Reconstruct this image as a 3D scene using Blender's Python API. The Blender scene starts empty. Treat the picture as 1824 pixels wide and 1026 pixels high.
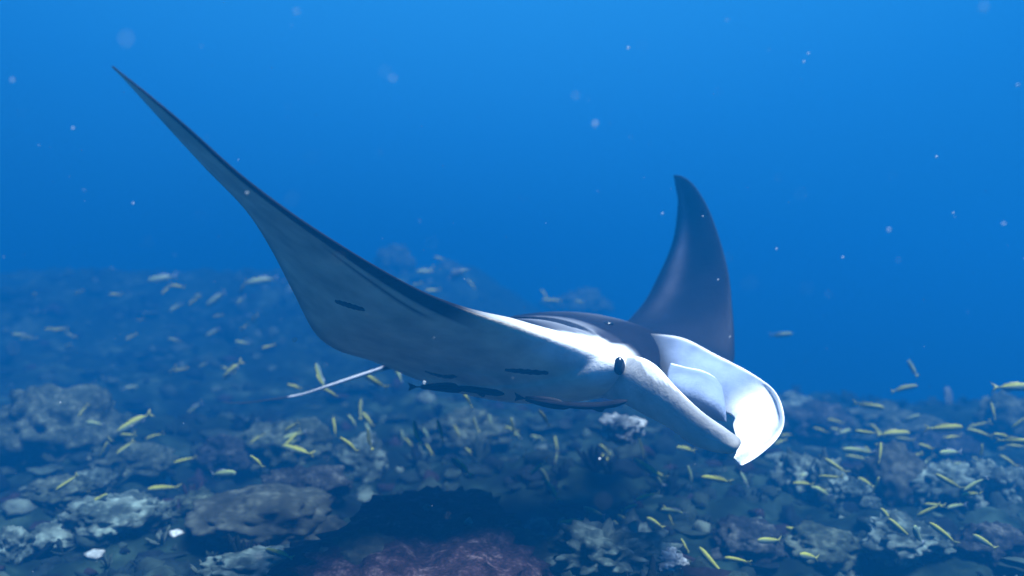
import bpy, bmesh, math, random
import numpy as np
from mathutils import Vector, Matrix, noise
from mathutils.bvhtree import BVHTree

SC = bpy.context.scene
COL = SC.collection
random.seed(7)

# ------------------------------------------------------------------ camera
CAM = Vector((0, 0, 1.6))
PITCH = math.radians(-1.5)
FPX = 1431.0                       # focal length in photo pixels (photo 1824 wide)
cam_data = bpy.data.cameras.new("camera")
cam = bpy.data.objects.new("camera", cam_data)
COL.objects.link(cam)
cam.location = CAM
cam.rotation_euler = (math.radians(90) + PITCH, 0, 0)
cam_data.sensor_width = 36
cam_data.lens = 36 * FPX / 1824
cam_data.clip_start = 0.05
cam_data.clip_end = 500
cam_data.dof.use_dof = True
cam_data.dof.focus_distance = 3.3
cam_data.dof.aperture_fstop = 0.85
SC.camera = cam

# ------------------------------------------------------------------ light
SUN_EL, SUN_AZ = math.radians(66), math.radians(138)      # azimuth to the right of straight ahead
SUN_DIR = Vector((math.cos(SUN_EL) * math.sin(SUN_AZ), math.cos(SUN_EL) * math.cos(SUN_AZ), math.sin(SUN_EL)))
sun_d = bpy.data.lights.new("sun", 'SUN')
sun_d.energy = 5.0
sun_d.angle = math.radians(18)      # spread by the rippled surface above
sun_d.color = (0.80, 0.90, 0.98)
sun = bpy.data.objects.new("sun", sun_d)
COL.objects.link(sun)
sun.rotation_euler = SUN_DIR.to_track_quat('Z', 'Y').to_euler()
sun.location = (0, 0, 20)

world = bpy.data.worlds.new("World")
SC.world = world
world.use_nodes = True
wn, wl = world.node_tree.nodes, world.node_tree.links
wn.clear()
w_out = wn.new('ShaderNodeOutputWorld')
w_bg = wn.new('ShaderNodeBackground')
w_tc = wn.new('ShaderNodeTexCoord')
w_dot = wn.new('ShaderNodeVectorMath'); w_dot.operation = 'DOT_PRODUCT'
w_dot.inputs[1].default_value = (0.0, math.cos(math.radians(62)), math.sin(math.radians(62)))   # brightest towards the surface ahead
w_map = wn.new('ShaderNodeMapRange')
w_map.inputs[1].default_value = -1; w_map.inputs[2].default_value = 1
w_ramp = wn.new('ShaderNodeValToRGB')
cr = w_ramp.color_ramp
stops = [(0.0, (.006, .014, .036)), (0.35, (.008, .026, .075)), (0.55, (.007, .055, .18)),
         (0.66, (.006, .105, .36)), (0.735, (.008, .180, .57)), (0.80, (.012, .24, .74)), (0.87, (.024, .32, .88)), (1.0, (.08, .48, 1.2))]
cr.elements[0].position, cr.elements[0].color = stops[0][0], (*stops[0][1], 1)
cr.elements[1].position, cr.elements[1].color = stops[-1][0], (*stops[-1][1], 1)
for p, c in stops[1:-1]:
    e = cr.elements.new(p); e.color = (*c, 1)
wl.new(w_tc.outputs['Generated'], w_dot.inputs[0])
wl.new(w_dot.outputs['Value'], w_map.inputs[0])
wl.new(w_map.outputs[0], w_ramp.inputs[0])
wl.new(w_ramp.outputs[0], w_bg.inputs[0])
w_bg.inputs[1].default_value = 0.27
wl.new(w_bg.outputs[0], w_out.inputs[0])

SC.view_settings.view_transform = 'Standard'
SC.view_settings.look = 'None'
SC.view_settings.gamma = 1
SC.view_settings.exposure = 1.9
SC.render.engine = 'CYCLES'
SC.cycles.use_denoising = True
SC.cycles.volume_bounces = 2
SC.cycles.max_bounces = 6

# ------------------------------------------------------------------ helpers
def P(px, py, d):
    """point that stands d metres ahead of the camera plane"""
    x = (px - 912) / FPX * d
    y = (513 - py) / FPX * d
    c, s = math.cos(PITCH), math.sin(PITCH)
    return CAM + Vector((x, d * c - y * s, d * s + y * c))

def mesh_obj(name, verts, faces, mat, parent=None, origin=None, smooth=True, cols=None):
    me = bpy.data.meshes.new(name)
    if origin is None:
        origin = parent.location if parent is not None else Vector((0, 0, 0))
    me.from_pydata([tuple(Vector(v) - origin) for v in verts], [], faces)
    me.validate()
    if smooth:
        me.shade_smooth()
    if cols is not None:
        a = me.color_attributes.new("skin", 'FLOAT_COLOR', 'POINT')
        a.data.foreach_set("color", np.array([(c[0], c[1], c[2], 1) for c in cols], dtype=np.float32).ravel())
    if mat: me.materials.append(mat)
    o = bpy.data.objects.new(name, me)
    COL.objects.link(o)
    if parent is not None:
        o.parent = parent
    else:
        o.location = origin
    return o

def tag(o, label=None, cat=None, group=None, kind=None):
    if label: o['label'] = label
    if cat: o['category'] = cat
    if group: o['group'] = group
    if kind: o['kind'] = kind
    return o

def empty(name, loc):
    o = bpy.data.objects.new(name, None)
    o.empty_display_size = .1
    COL.objects.link(o); o.location = loc
    return o

def mat_new(name):
    m = bpy.data.materials.new(name); m.use_nodes = True
    nt = m.node_tree
    return m, nt.nodes, nt.links, nt.nodes['Principled BSDF']

def skin_mat(name, rough=.55, noise_amt=.25, scale=9, bump=.15):
    m, n, l, b = mat_new(name)
    at = n.new('ShaderNodeAttribute'); at.attribute_name = 'skin'
    tc = n.new('ShaderNodeTexCoord')
    nz = n.new('ShaderNodeTexNoise'); nz.inputs['Scale'].default_value = scale
    nz.inputs['Detail'].default_value = 6
    mp = n.new('ShaderNodeMapRange')
    mp.inputs[1].default_value = .3; mp.inputs[2].default_value = .7
    mp.inputs[3].default_value = 1 - noise_amt; mp.inputs[4].default_value = 1 + noise_amt * .4
    mx = n.new('ShaderNodeMix'); mx.data_type = 'RGBA'; mx.blend_type = 'MULTIPLY'
    mx.inputs[0].default_value = 1
    l.new(tc.outputs['Object'], nz.inputs['Vector'])
    l.new(nz.outputs[0], mp.inputs[0])
    l.new(at.outputs['Color'], mx.inputs[6]); l.new(mp.outputs[0], mx.inputs[7])
    l.new(mx.outputs[2], b.inputs['Base Color'])
    b.inputs['Roughness'].default_value = rough
    b.inputs['Specular IOR Level'].default_value = .06
    n2 = n.new('ShaderNodeTexNoise'); n2.inputs['Scale'].default_value = 60; n2.inputs['Detail'].default_value = 4
    bp = n.new('ShaderNodeBump'); bp.inputs['Strength'].default_value = bump; bp.inputs['Distance'].default_value = .01
    l.new(tc.outputs['Object'], n2.inputs['Vector'])
    l.new(n2.outputs[0], bp.inputs['Height']); l.new(bp.outputs[0], b.inputs['Normal'])
    return m

def plain_mat(name, col, rough=.6):
    m, n, l, b = mat_new(name)
    b.inputs['Roughness'].default_value = rough
    tc = n.new('ShaderNodeTexCoord'); nz = n.new('ShaderNodeTexNoise')
    nz.inputs['Scale'].default_value = 25; nz.inputs['Detail'].default_value = 5
    r = n.new('ShaderNodeMix'); r.data_type = 'RGBA'
    r.inputs[6].default_value = (*[c * .7 for c in col], 1); r.inputs[7].default_value = (*[min(1, c * 1.2) for c in col], 1)
    l.new(tc.outputs['Object'], nz.inputs['Vector']); l.new(nz.outputs[0], r.inputs[0])
    l.new(r.outputs[2], b.inputs['Base Color'])
    return m

def reef_mat(name, dark, mid, pale, scale=6, lo=.42, hi=.62, bump=.5):
    """encrusted rock: dark crevice growth, mid tone crust, pale coralline patches"""
    m, n, l, b = mat_new(name)
    tc = n.new('ShaderNodeTexCoord')
    oi = n.new('ShaderNodeObjectInfo')
    ad = n.new('ShaderNodeVectorMath'); ad.operation = 'ADD'
    cb = n.new('ShaderNodeCombineXYZ')
    ml = n.new('ShaderNodeMath'); ml.operation = 'MULTIPLY'; ml.inputs[1].default_value = 37
    l.new(oi.outputs['Random'], ml.inputs[0]); l.new(ml.outputs[0], cb.inputs[0]); l.new(ml.outputs[0], cb.inputs[1])
    l.new(tc.outputs['Object'], ad.inputs[0]); l.new(cb.outputs[0], ad.inputs[1])
    nz = n.new('ShaderNodeTexNoise'); nz.inputs['Scale'].default_value = scale
    nz.inputs['Detail'].default_value = 9; nz.inputs['Roughness'].default_value = .62
    nz.inputs['Distortion'].default_value = .15
    l.new(ad.outputs[0], nz.inputs['Vector'])
    rp = n.new('ShaderNodeValToRGB'); e = rp.color_ramp.elements
    e[0].position = lo - .1; e[0].color = (*dark, 1)
    e[1].position = hi + .08; e[1].color = (*pale, 1)
    k = rp.color_ramp.elements.new((lo + hi) / 2); k.color = (*mid, 1)
    l.new(nz.outputs[0], rp.inputs[0])
    vo = n.new('ShaderNodeTexVoronoi'); vo.inputs['Scale'].default_value = scale * 4
    l.new(ad.outputs[0], vo.inputs['Vector'])
    mp = n.new('ShaderNodeMapRange'); mp.inputs[2].default_value = .6
    mp.inputs[3].default_value = 1.25; mp.inputs[4].default_value = .55
    l.new(vo.outputs['Distance'], mp.inputs[0])
    mx = n.new('ShaderNodeMix'); mx.data_type = 'RGBA'; mx.blend_type = 'MULTIPLY'; mx.inputs[0].default_value = 1
    l.new(rp.outputs[0], mx.inputs[6]); l.new(mp.outputs[0], mx.inputs[7])
    l.new(mx.outputs[2], b.inputs['Base Color'])
    b.inputs['Roughness'].default_value = .9
    b.inputs['Specular IOR Level'].default_value = .03
    bp = n.new('ShaderNodeBump'); bp.inputs['Strength'].default_value = bump; bp.inputs['Distance'].default_value = .03
    l.new(nz.outputs[0], bp.inputs['Height']); l.new(bp.outputs[0], b.inputs['Normal'])
    return m

def sm(a, b, x):
    t = min(1, max(0, (x - a) / (b - a))); return t * t * (3 - 2 * t)

def catmull(rows, n):
    """Catmull-Rom through rows of numbers, n samples"""
    R = np.array(rows, dtype=float); m = len(R)
    out = []
    for k in range(n):
        u = k / (n - 1) * (m - 1); i = min(int(u), m - 2); t = u - i
        p0, p1, p2, p3 = R[max(i - 1, 0)], R[i], R[i + 1], R[min(i + 2, m - 1)]
        out.append(.5 * ((2 * p1) + (-p0 + p2) * t + (2 * p0 - 5 * p1 + 4 * p2 - p3) * t * t + (-p0 + 3 * p1 - 3 * p2 + p3) * t ** 3))
    return np.array(out)

# ------------------------------------------------------------------ seabed
def ground_h(x, y):
    left = 1.55 * sm(8.0, 17.5, y) * sm(2.2, -1.5, x)
    drop = -3.0 * sm(9.8, 18, y) * sm(1.0, 4.5, x)
    far = -1.0 * sm(18, 45, abs(y) + abs(x) * .5)
    v = Vector((x * .45, y * .45, 0))
    nn = .30 * noise.fractal(v, 1.0, 2.0, 5) + .10 * noise.fractal(v * 4.3 + Vector((5, 1, 3)), 1.0, 2.0, 4)
    rid = noise.ridged_multi_fractal(Vector((x * .9, y * .9, 4.2)), 1.0, 2.0, 4, 1.0, 2.0)
    return left + drop + far + nn + .06 * rid - .12

def ground_hit(px, py):
    d = 1.5
    while d < 40:
        p = P(px, py, d)
        if p.z < ground_h(p.x, p.y):
            return d, p
        d += .04
    return None, None

def build_ground():
    def axis(a, b, dense_a, dense_b, step, grow=1.16):
        v = list(np.arange(dense_a, dense_b + 1e-6, step))
        s = step; x = dense_b
        while x < b: s *= grow; x += s; v.append(x)
        s = step; x = dense_a
        while x > a: s *= grow; x -= s; v.insert(0, x)
        return v
    xs = axis(-60, 60, -9, 9, .07); ys = axis(-40, 75, 2.6, 17, .07)
    V = [(x, y, ground_h(x, y)) for y in ys for x in xs]
    w = len(xs)
    F = [(j * w + i, j * w + i + 1, (j + 1) * w + i + 1, (j + 1) * w + i) for j in range(len(ys) - 1) for i in range(w - 1)]
    o = mesh_obj("seabed", V, F, MAT['seabed'])
    tag(o, kind='structure')
    return o

MAT = {}
MAT['seabed'] = reef_mat('reef_ground', (.004, .007, .009), (.011, .026, .019), (.045, .085, .06), 1.6, .44, .62)
MAT['coral_dark'] = reef_mat('dark_encrusted_rock', (.008, .010, .012), (.028, .034, .036), (.12, .14, .13), 8, .40, .66)
MAT['mound'] = reef_mat('purple_brown_encrusting_growth', (.010, .006, .009), (.042, .026, .032), (.19, .15, .16), 11, .40, .70, 1.0)
MAT['coral_pale'] = reef_mat('pale_coral_rock', (.010, .02, .018), (.055, .085, .075), (.22, .31, .27), 5, .36, .58)
MAT['coral_brown'] = reef_mat('brown_coral_plate', (.018, .024, .020), (.042, .052, .042), (.09, .11, .09), 4, .36, .62, .3)
MAT['coral_green'] = reef_mat('green_grey_coral', (.012, .02, .014), (.04, .06, .045), (.12, .16, .12), 6, .38, .6)
MAT['coral_white'] = reef_mat('bleached_coral', (.10, .13, .13), (.34, .40, .40), (.62, .68, .68), 8, .3, .55, .3)
MAT['rubble'] = reef_mat('rubble_lumps', (.02, .03, .03), (.10, .13, .12), (.36, .40, .37), 3.2, .44, .58)
build_ground()

# ------------------------------------------------------------------ manta ray
# rows: leading edge px,py,depth | trailing edge px,py,depth | thickness up, down
SECT = [
 (200,118,2.40, 200,119,2.42, .003,.003),
 (262,167,2.42, 252,176,2.50, .007,.006),
 (330,224,2.45, 305,234,2.63, .010,.009),
 (430,314,2.55, 365,299,2.85, .014,.012),
 (520,382,2.67, 437,374,3.06, .018,.014),
 (600,434,2.78, 481,441,3.26, .022,.017),
 (680,482,2.90, 522,520,3.48, .028,.022),
 (760,524,3.03, 560,592,3.72, .035,.030),
 (840,555,3.16, 597,622,3.95, .050,.050),
 (920,580,3.27, 632,634,4.15, .085,.080),
 (990,605,3.36, 657,641,4.32, .130,.105),
 (1055,628,3.43, 674,647,4.44, .190,.140),
 (1110,652,3.45, 684,651,4.52, .240,.170),
 (1160,655,3.72, 692,650,4.60, .262,.180),
 (1200,640,4.05, 706,642,4.68, .255,.18),
 (1258,640,4.38, 762,618,4.85, .160,.140),
 (1303,650,4.60, 850,592,5.05, .100,.090),
 (1308,606,4.75, 1000,590,5.20, .060,.055),
 (1304,548,4.88, 1085,592,5.30, .040,.035),
 (1298,490,4.98, 1140,548,5.38, .028,.024),
 (1283,430,5.06, 1172,492,5.38, .022,.018),
 (1262,372,5.13, 1198,430,5.35, .017,.014),
 (1237,331,5.18, 1207,367,5.30, .013,.010),
 (1215,314,5.20, 1204,336,5.25, .008,.007),
 (1200,312,5.22, 1200,315,5.23, .003,.003),
]
ORG = P(930, 640, 4.05)
manta = empty("manta_ray", ORG)
tag(manta, "huge manta ray gliding over the reef, one long wing raised, white head lobes open", "manta ray")

NS, NC = 190, 40            # span samples, points per side
rows3 = []
for r in SECT:
    L = P(*r[0:3]); T = P(*r[3:6])
    rows3.append((*L, *T, r[6], r[7]))
S3 = catmull(rows3, NS)
Ls = S3[:, 0:3]; Ts = S3[:, 3:6]; hu = np.maximum(S3[:, 6], .002); hd = np.maximum(S3[:, 7], .002)
mid = Ls * .6 + Ts * .4
V, F, C = [], [], []
def prof(t, body):
    a, b = 1.05 + .0 * body, .5 + .12 * body
    tm = b / (a + b); return (t ** b * (1 - t) ** a) / (tm ** b * (1 - tm) ** a)

BLACK = (.009, .009, .014)
def body_colour(u, t, up, w):
    """u 0 near tip..1 far tip; t chord 0 lead..1 trail; up True = back"""
    s = u * (len(SECT) - 1)                      # section coordinate
    dist = abs(s - 13.0)
    nzv = noise.fractal(Vector((s * .7, t * 5, 3.1 if up else 7.7)), 1, 2, 4)
    if up:
        c = np.array(BLACK)
        # pale shoulder patch on the near side of the back and the pale mouth border
        ps = math.exp(-((s - 11.4) / 1.0) ** 2) * sm(.42, .16, t + nzv * .05) * sm(12.6, 12.4, s + nzv * .15)
        ps2 = math.exp(-((s - 14.4) / .7) ** 2) * sm(.12, .2, t) * sm(.42, .32, t)
        c = c + (np.array((.42, .45, .5)) - c) * min(1, ps * .55 + ps2 * .3)
        ew = .025 + .030 * math.exp(-((s - 11.6) / .8) ** 2)
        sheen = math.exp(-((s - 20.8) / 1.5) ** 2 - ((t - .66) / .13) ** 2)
        c = c + (np.array((.20, .20, .24)) - c) * sheen  # sun sheen near the far wing tip, painted into the skin colour
        edge = sm(ew * 1.5, ew, t + nzv * .012) * sm(7.6, 9.6, s) * sm(12.8, 12.3, s)
        c = c + (np.array((.86, .88, .88)) - c) * edge
        dp = sm(1.25, .8, math.hypot((s - 12.25) / .42, (t - .075) / .040) + nzv * .5)
        c = c + (np.array((.03, .03, .04)) - c) * dp
        return c
    white = np.array((.92, .80, .60))
    grey = np.array((.84, .70, .52))
    c = white.copy()
    g = .35 + .45 * sm(1.5, 6, dist) + nzv * .12 + .25 * noise.fractal(Vector((s * 3.1, t * 14, 2.2)), 1, 2, 3)
    c = c + (grey - c) * min(1, max(0, g))
    # dusky margins
    m_t = sm(.90, .99, t + nzv * .02) * .45
    c = c + (np.array((.07, .08, .10)) - c) * m_t
    wing = sm(1.2, 4, dist)
    le = sm(.085, .072, t + nzv * .008) * sm(8.8, 7.4, s) if s < 13 else sm(.06, .03, t)
    c = c + (np.array(BLACK) - c) * le
    st = math.exp(-((t - .135) / .010) ** 2) * sm(4.8, 5.4, s) * sm(7.8, 7.2, s)
    c = c + (np.array(BLACK) - c) * min(1, st * .9)
    if s > 8.5:
        wh = sm(.10, .03, t) * sm(8.5, 10.5, s) * sm(12.9, 12.4, s)
        c = c + (np.array((.86, .88, .88)) - c) * wh
    return c

for k in range(NS):
    i0, i1 = max(k - 1, 0), min(k + 1, NS - 1)
    sv = Vector(mid[i1] - mid[i0]); L = Vector(Ls[k]); T = Vector(Ts[k]); c = T - L
    nrm = sv.cross(c)
    if nrm.length < 1e-8: nrm = Vector((0, 0, 1))
    nrm.normalize()
    u = k / (NS - 1); s = u * (len(SECT) - 1)
    body = sm(5.0, 1.0, abs(s - 13))
    # body sections thicken along world up rather than along the chord normal
    for j in range(2 * NC):
        up = j < NC
        q = (j / NC) if up else (2 - j / NC)             # 0 lead, 1 trail, back to 0
        t = .5 - .5 * math.cos(math.pi * q)
        t = t ** 1.15
        h = prof(t, body) * (hu[k] if up else -hd[k])
        p = L + c * t + nrm * h
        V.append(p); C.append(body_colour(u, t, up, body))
W = 2 * NC
for k in range(NS - 1):
    for j in range(W):
        a, b_ = k * W + j, k * W + (j + 1) % W
        F.append((a, b_, b_ + W, a + W))
F.append(tuple(range(W))[::-1]); F.append(tuple((NS - 1) * W + j for j in range(W)))
MAT['skin'] = skin_mat('manta_skin', noise_amt=.38, scale=6, bump=.3)
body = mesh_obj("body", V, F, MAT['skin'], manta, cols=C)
bvh = BVHTree.FromPolygons([tuple(v) for v in V], F)

def shell(name, grid, thick, mat, parent, colf, nu=44, nv=22, label=None):
    """grid: rows of (px,py,depth); smooth surface with real thickness"""
    G = np.array([[tuple(P(*g)) for g in r] for r in grid])
    a = np.stack([catmull(G[i], nv) for i in range(len(G))])            # rows x nv x 3
    b = np.stack([catmull(a[:, j], nu) for j in range(nv)], axis=1)     # nu x nv x 3
    du = np.gradient(b, axis=0); dv = np.gradient(b, axis=1)
    n = np.cross(du, dv); n /= np.linalg.norm(n, axis=2, keepdims=True) + 1e-9
    uu = np.linspace(0, 1, nu)[:, None]; vv = np.linspace(0, 1, nv)[None, :]
    th = thick * (np.minimum(1, np.minimum(vv, 1 - vv) * 5 + .25)) * (np.minimum(1, (1 - uu) * 6 + .25))
    A = b + n * th[..., None] / 2; B = b - n * th[..., None] / 2
    vs = [Vector(x) for x in A.reshape(-1, 3)] + [Vector(x) for x in B.reshape(-1, 3)]
    N = nu * nv; fs = []
    for i in range(nu - 1):
        for j in range(nv - 1):
            p = i * nv + j
            fs.append((p, p + 1, p + nv + 1, p + nv)); fs.append((p + N, p + nv + N, p + nv + 1 + N, p + 1 + N))
    rim = [(0, j) for j in range(nv)] + [(i, nv - 1) for i in range(1, nu)] + [(nu - 1, j) for j in range(nv - 2, -1, -1)] + [(i, 0) for i in range(nu - 2, 0, -1)]
    for q in range(len(rim)):
        p = rim[q][0] * nv + rim[q][1]; r = rim[(q + 1) % len(rim)]; r = r[0] * nv + r[1]
        fs.append((p, p + N, r + N, r))
    cs = [colf(i / (nu - 1), j / (nv - 1), side) for side in (0, 1) for i in range(nu) for j in range(nv)]
    o = mesh_obj(name, vs, fs, mat, parent, cols=cs)
    if label: o['label'] = label
    return o

WHITE = (.85, .87, .88)
# far lobe: rows run from its root on the head to the curled tip; columns from outer (upper) edge to inner edge
far_grid = [
 [(1150,594,4.08), (1160,615,3.98), (1170,640,3.88), (1180,670,3.80)],
 [(1215,602,4.04), (1210,630,3.93), (1212,660,3.84), (1215,695,3.76)],
 [(1275,632,3.94), (1265,655,3.84), (1258,685,3.76), (1255,720,3.70)],
 [(1335,663,3.76), (1325,682,3.70), (1308,705,3.64), (1292,735,3.58)],
 [(1378,695,3.56), (1370,701,3.60), (1335,720,3.50), (1308,745,3.44)],
 [(1396,742,3.40), (1386,743,3.47), (1345,748,3.38), (1306,758,3.30)],
 [(1386,778,3.28), (1375,777,3.35), (1342,778,3.27), (1312,782,3.22)],
 [(1350,812,3.18), (1344,808,3.22), (1328,802,3.18), (1312,804,3.15)],
 [(1322,829,3.14), (1318,828,3.15), (1312,824,3.14), (1307,816,3.13)],
]
def far_col(u, v, s):  # lit tip and rim, shaded root and hollow are put into the colour
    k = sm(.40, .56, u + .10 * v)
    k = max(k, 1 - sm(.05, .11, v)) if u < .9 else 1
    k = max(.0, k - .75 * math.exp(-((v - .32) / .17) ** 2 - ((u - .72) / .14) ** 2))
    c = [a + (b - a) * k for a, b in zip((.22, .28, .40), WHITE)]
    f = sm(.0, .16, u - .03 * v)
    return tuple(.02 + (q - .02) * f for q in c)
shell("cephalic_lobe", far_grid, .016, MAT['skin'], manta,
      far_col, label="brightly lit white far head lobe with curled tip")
near_grid = [
 [(1060,634,3.80), (1050,655,3.80), (1050,680,3.80), (1060,705,3.80)],
 [(1125,634,3.50), (1118,662,3.44), (1115,690,3.45), (1105,716,3.55)],
 [(1165,648,3.33), (1156,677,3.31), (1150,705,3.33), (1148,738,3.42)],
 [(1205,690,3.23), (1198,712,3.22), (1192,735,3.25), (1190,760,3.34)],
 [(1250,733,3.13), (1243,748,3.125), (1236,768,3.15), (1230,789,3.22)],
 [(1292,763,3.055), (1285,773,3.05), (1276,788,3.07), (1268,803,3.12)],
 [(1314,780,3.05), (1310,786,3.03), (1304,796,3.03), (1298,807,3.06)],
 [(1319,790,3.04), (1317,794,3.03), (1314,799,3.03), (1310,804,3.04)],
]
def near_col(u, v, s):  # sunlit upper face darkened in the colour, lit rim painted white
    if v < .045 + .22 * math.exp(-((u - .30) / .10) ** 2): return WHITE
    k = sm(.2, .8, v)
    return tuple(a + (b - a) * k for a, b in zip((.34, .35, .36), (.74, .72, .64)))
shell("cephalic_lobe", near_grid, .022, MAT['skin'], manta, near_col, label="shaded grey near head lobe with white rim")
lip_grid = [
 [(1195,648,3.76), (1190,668,3.62), (1195,690,3.56), (1200,712,3.60)],
 [(1222,655,3.74), (1220,678,3.54), (1222,704,3.46), (1228,730,3.52)],
 [(1250,661,3.70), (1250,684,3.48), (1252,712,3.40), (1256,742,3.46)],
 [(1272,673,3.66), (1274,694,3.48), (1276,718,3.40), (1280,748,3.42)],
 [(1284,692,3.62), (1288,708,3.52), (1291,728,3.44), (1294,752,3.40)],
]
shell("lower_jaw", lip_grid, .03, MAT['skin'], manta, lambda u, v, s: WHITE if v < .06 else (.22, .28, .40), nu=24, nv=18)

# eye
def ball(name, c, r, mat, parent, sq=(1, 1, 1), rot=None):
    bm = bmesh.new(); bmesh.ops.create_uvsphere(bm, u_segments=20, v_segments=14, radius=r)
    m = Matrix.Diagonal((*sq, 1))
    if rot is not None: m = rot.to_matrix().to_4x4() @ m
    bm.transform(m)
    vs = [v.co + c for v in bm.verts]; fs = [tuple(v.index for v in f.verts) for f in bm.faces]; bm.free()
    return mesh_obj(name, vs, fs, mat, parent)
MAT['eye'] = plain_mat('dark_eye', (.006, .008, .012), .2)

def hit(px, py, extra=None):
    d = (P(px, py, 4) - CAM).normalized()
    loc, nrm, idx, dist = bvh.ray_cast(CAM, d)
    return loc, nrm

p, nrm = hit(1103, 652)
if p is None: p, nrm = P(1103, 652, 3.4), Vector((0, -1, 0))
ball("eye", p, .034, MAT['eye'], manta, (.75, .6, 1.15))

# dark marks and gill slits lying on the belly
MAT['mark'] = plain_mat('dark_belly_mark', (.004, .004, .006), .8)
def strip(name, pts, w, parent, lift=.003, label=None):
    """slender raised-edge strip following the belly; pts in photo px"""
    n = 22; rr = catmull(pts, n); vs = []; fs = []
    prev = None
    locs = []
    for x, y in rr:
        q, nn = hit(x, y)
        if q is None: continue
        if nn.dot(q - CAM) > 0: nn = -nn
        locs.append((q, nn))
    for i, (q, nn) in enumerate(locs):
        tdir = (locs[min(i + 1, len(locs) - 1)][0] - locs[max(i - 1, 0)][0]).normalized()
        side = nn.cross(tdir).normalized()
        e = math.sin(math.pi * (i + .35) / (len(locs) - .3)) ** .4
        ww = w * e * (1 + .15 * math.sin(i * 1.7))
        for k, lf in ((-1, -.004), (-.6, lift), (0, lift * 1.3), (.6, lift), (1, -.004)):
            vs.append(q + side * ww * k + nn * lf)
    for i in range(len(locs) - 1):
        for k in range(4):
            a = i * 5 + k; fs.append((a, a + 1, a + 6, a + 5))
    o = mesh_obj(name, vs, fs, MAT['mark'], parent)
    if label: o['label'] = label
    return o
strip("gill_slit", [(900, 659), (925, 661), (950, 663), (977, 664)], .030, manta)
strip("gill_slit", [(757, 661), (775, 667), (795, 671), (812, 669)], .028, manta)
strip("wing_spot", [(598, 537), (615, 542), (632, 547), (650, 551)], .030, manta)

# spiracle notch on the back behind the head
p, nrm = hit(1083, 577)
if p is not None:
    ball("spiracle", p, .022, MAT['eye'], manta, (1.3, .7, .5))

# tail: a thin whip leaving the rear of the disc
def tube(name, pts, radii, mat, parent, n=60, seg=10, cols=None, smooth=True):
    c = catmull([(*p, r) for p, r in zip(pts, radii)], n); vs = []; fs = []; cs = []
    for i in range(n):
        t = Vector(c[min(i + 1, n - 1)][:3] - c[max(i - 1, 0)][:3]).normalized()
        a = t.cross(Vector((0, 0, 1))).normalized(); b = a.cross(t)
        for k in range(seg):
            an = 2 * math.pi * k / seg
            vs.append(Vector(c[i][:3]) + (a * math.cos(an) + b * math.sin(an)) * max(c[i][3], .0008))
            if cols: cs.append(cols(i / (n - 1), math.sin(an)))
    for i in range(n - 1):
        for k in range(seg):
            fs.append((i * seg + k, i * seg + (k + 1) % seg, (i + 1) * seg + (k + 1) % seg, (i + 1) * seg + k))
    fs.append(tuple(range(seg))[::-1]); fs.append(tuple((n - 1) * seg + k for k in range(seg)))
    return mesh_obj(name, vs, fs, mat, parent, cols=cs if cols else None)
tp = [P(715, 645, 4.45), P(680, 657, 4.62), P(640, 670, 4.75), P(585, 688, 4.9), P(535, 703, 5.05), P(475, 713, 5.2), P(430, 718, 5.3), P(395, 716, 5.4)]
tube("tail", tp, [.028, .013, .012, .010, .006, .005, .004, .002], MAT['skin'], manta,
     cols=lambda u, s: (.86, .88, .88) if .12 < u < .62 else (.05, .055, .07))  # white stretch paints the sunlit part of the tail

# ------------------------------------------------------------------ haze of the water
def box_obj(name, lo, hi, mat):
    x0, y0, z0 = lo; x1, y1, z1 = hi
    vs = [(x0,y0,z0),(x1,y0,z0),(x1,y1,z0),(x0,y1,z0),(x0,y0,z1),(x1,y0,z1),(x1,y1,z1),(x0,y1,z1)]
    fs = [(0,3,2,1),(4,5,6,7),(0,1,5,4),(1,2,6,5),(2,3,7,6),(3,0,4,7)]
    return mesh_obj(name, vs, fs, mat, smooth=False)
mh = bpy.data.materials.new("water_haze"); mh.use_nodes = True
hn, hl = mh.node_tree.nodes, mh.node_tree.links; hn.clear()
ho = hn.new('ShaderNodeOutputMaterial'); hv = hn.new('ShaderNodeVolumePrincipled')
hv.inputs['Color'].default_value = (.005, .172, .425, 1)
hv.inputs['Density'].default_value = .115
hv.inputs['Anisotropy'].default_value = .35
hl.new(hv.outputs[0], ho.inputs['Volume'])
haze = box_obj("haze", (-75, -55, -6.0), (75, 90, 2.9), mh)
tag(haze, kind='stuff')
# ------------------------------------------------------------------ reef rocks and coral heads
def ico(sub):
    bm = bmesh.new(); bmesh.ops.create_icosphere(bm, subdivisions=sub, radius=1)
    v = np.array([x.co[:] for x in bm.verts]); f = np.array([[q.index for q in x.verts] for x in bm.faces]); bm.free()
    return v, f
ICO = {k: ico(k) for k in (1, 2, 3, 4, 5)}

def lump_shape(sub, seed, rough=.35, knobs=.0, kscale=3.5, freq=1.1):
    v, f = ICO[sub]; out = []
    off = Vector((seed * 13.7, seed * 7.1, seed * 3.3))
    for p in v:
        q = Vector(p)
        r = 1 + rough * noise.fractal(q * freq + off, 1.0, 2.1, 5)
        r += rough * .35 * noise.fractal(q * freq * 4 + off, .9, 2.1, 4)
        if knobs:
            d = noise.voronoi(q * kscale + off)[0][0]
            r += knobs * (max(0, .55 - d))
        out.append(q * r)
    return out, f

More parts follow.
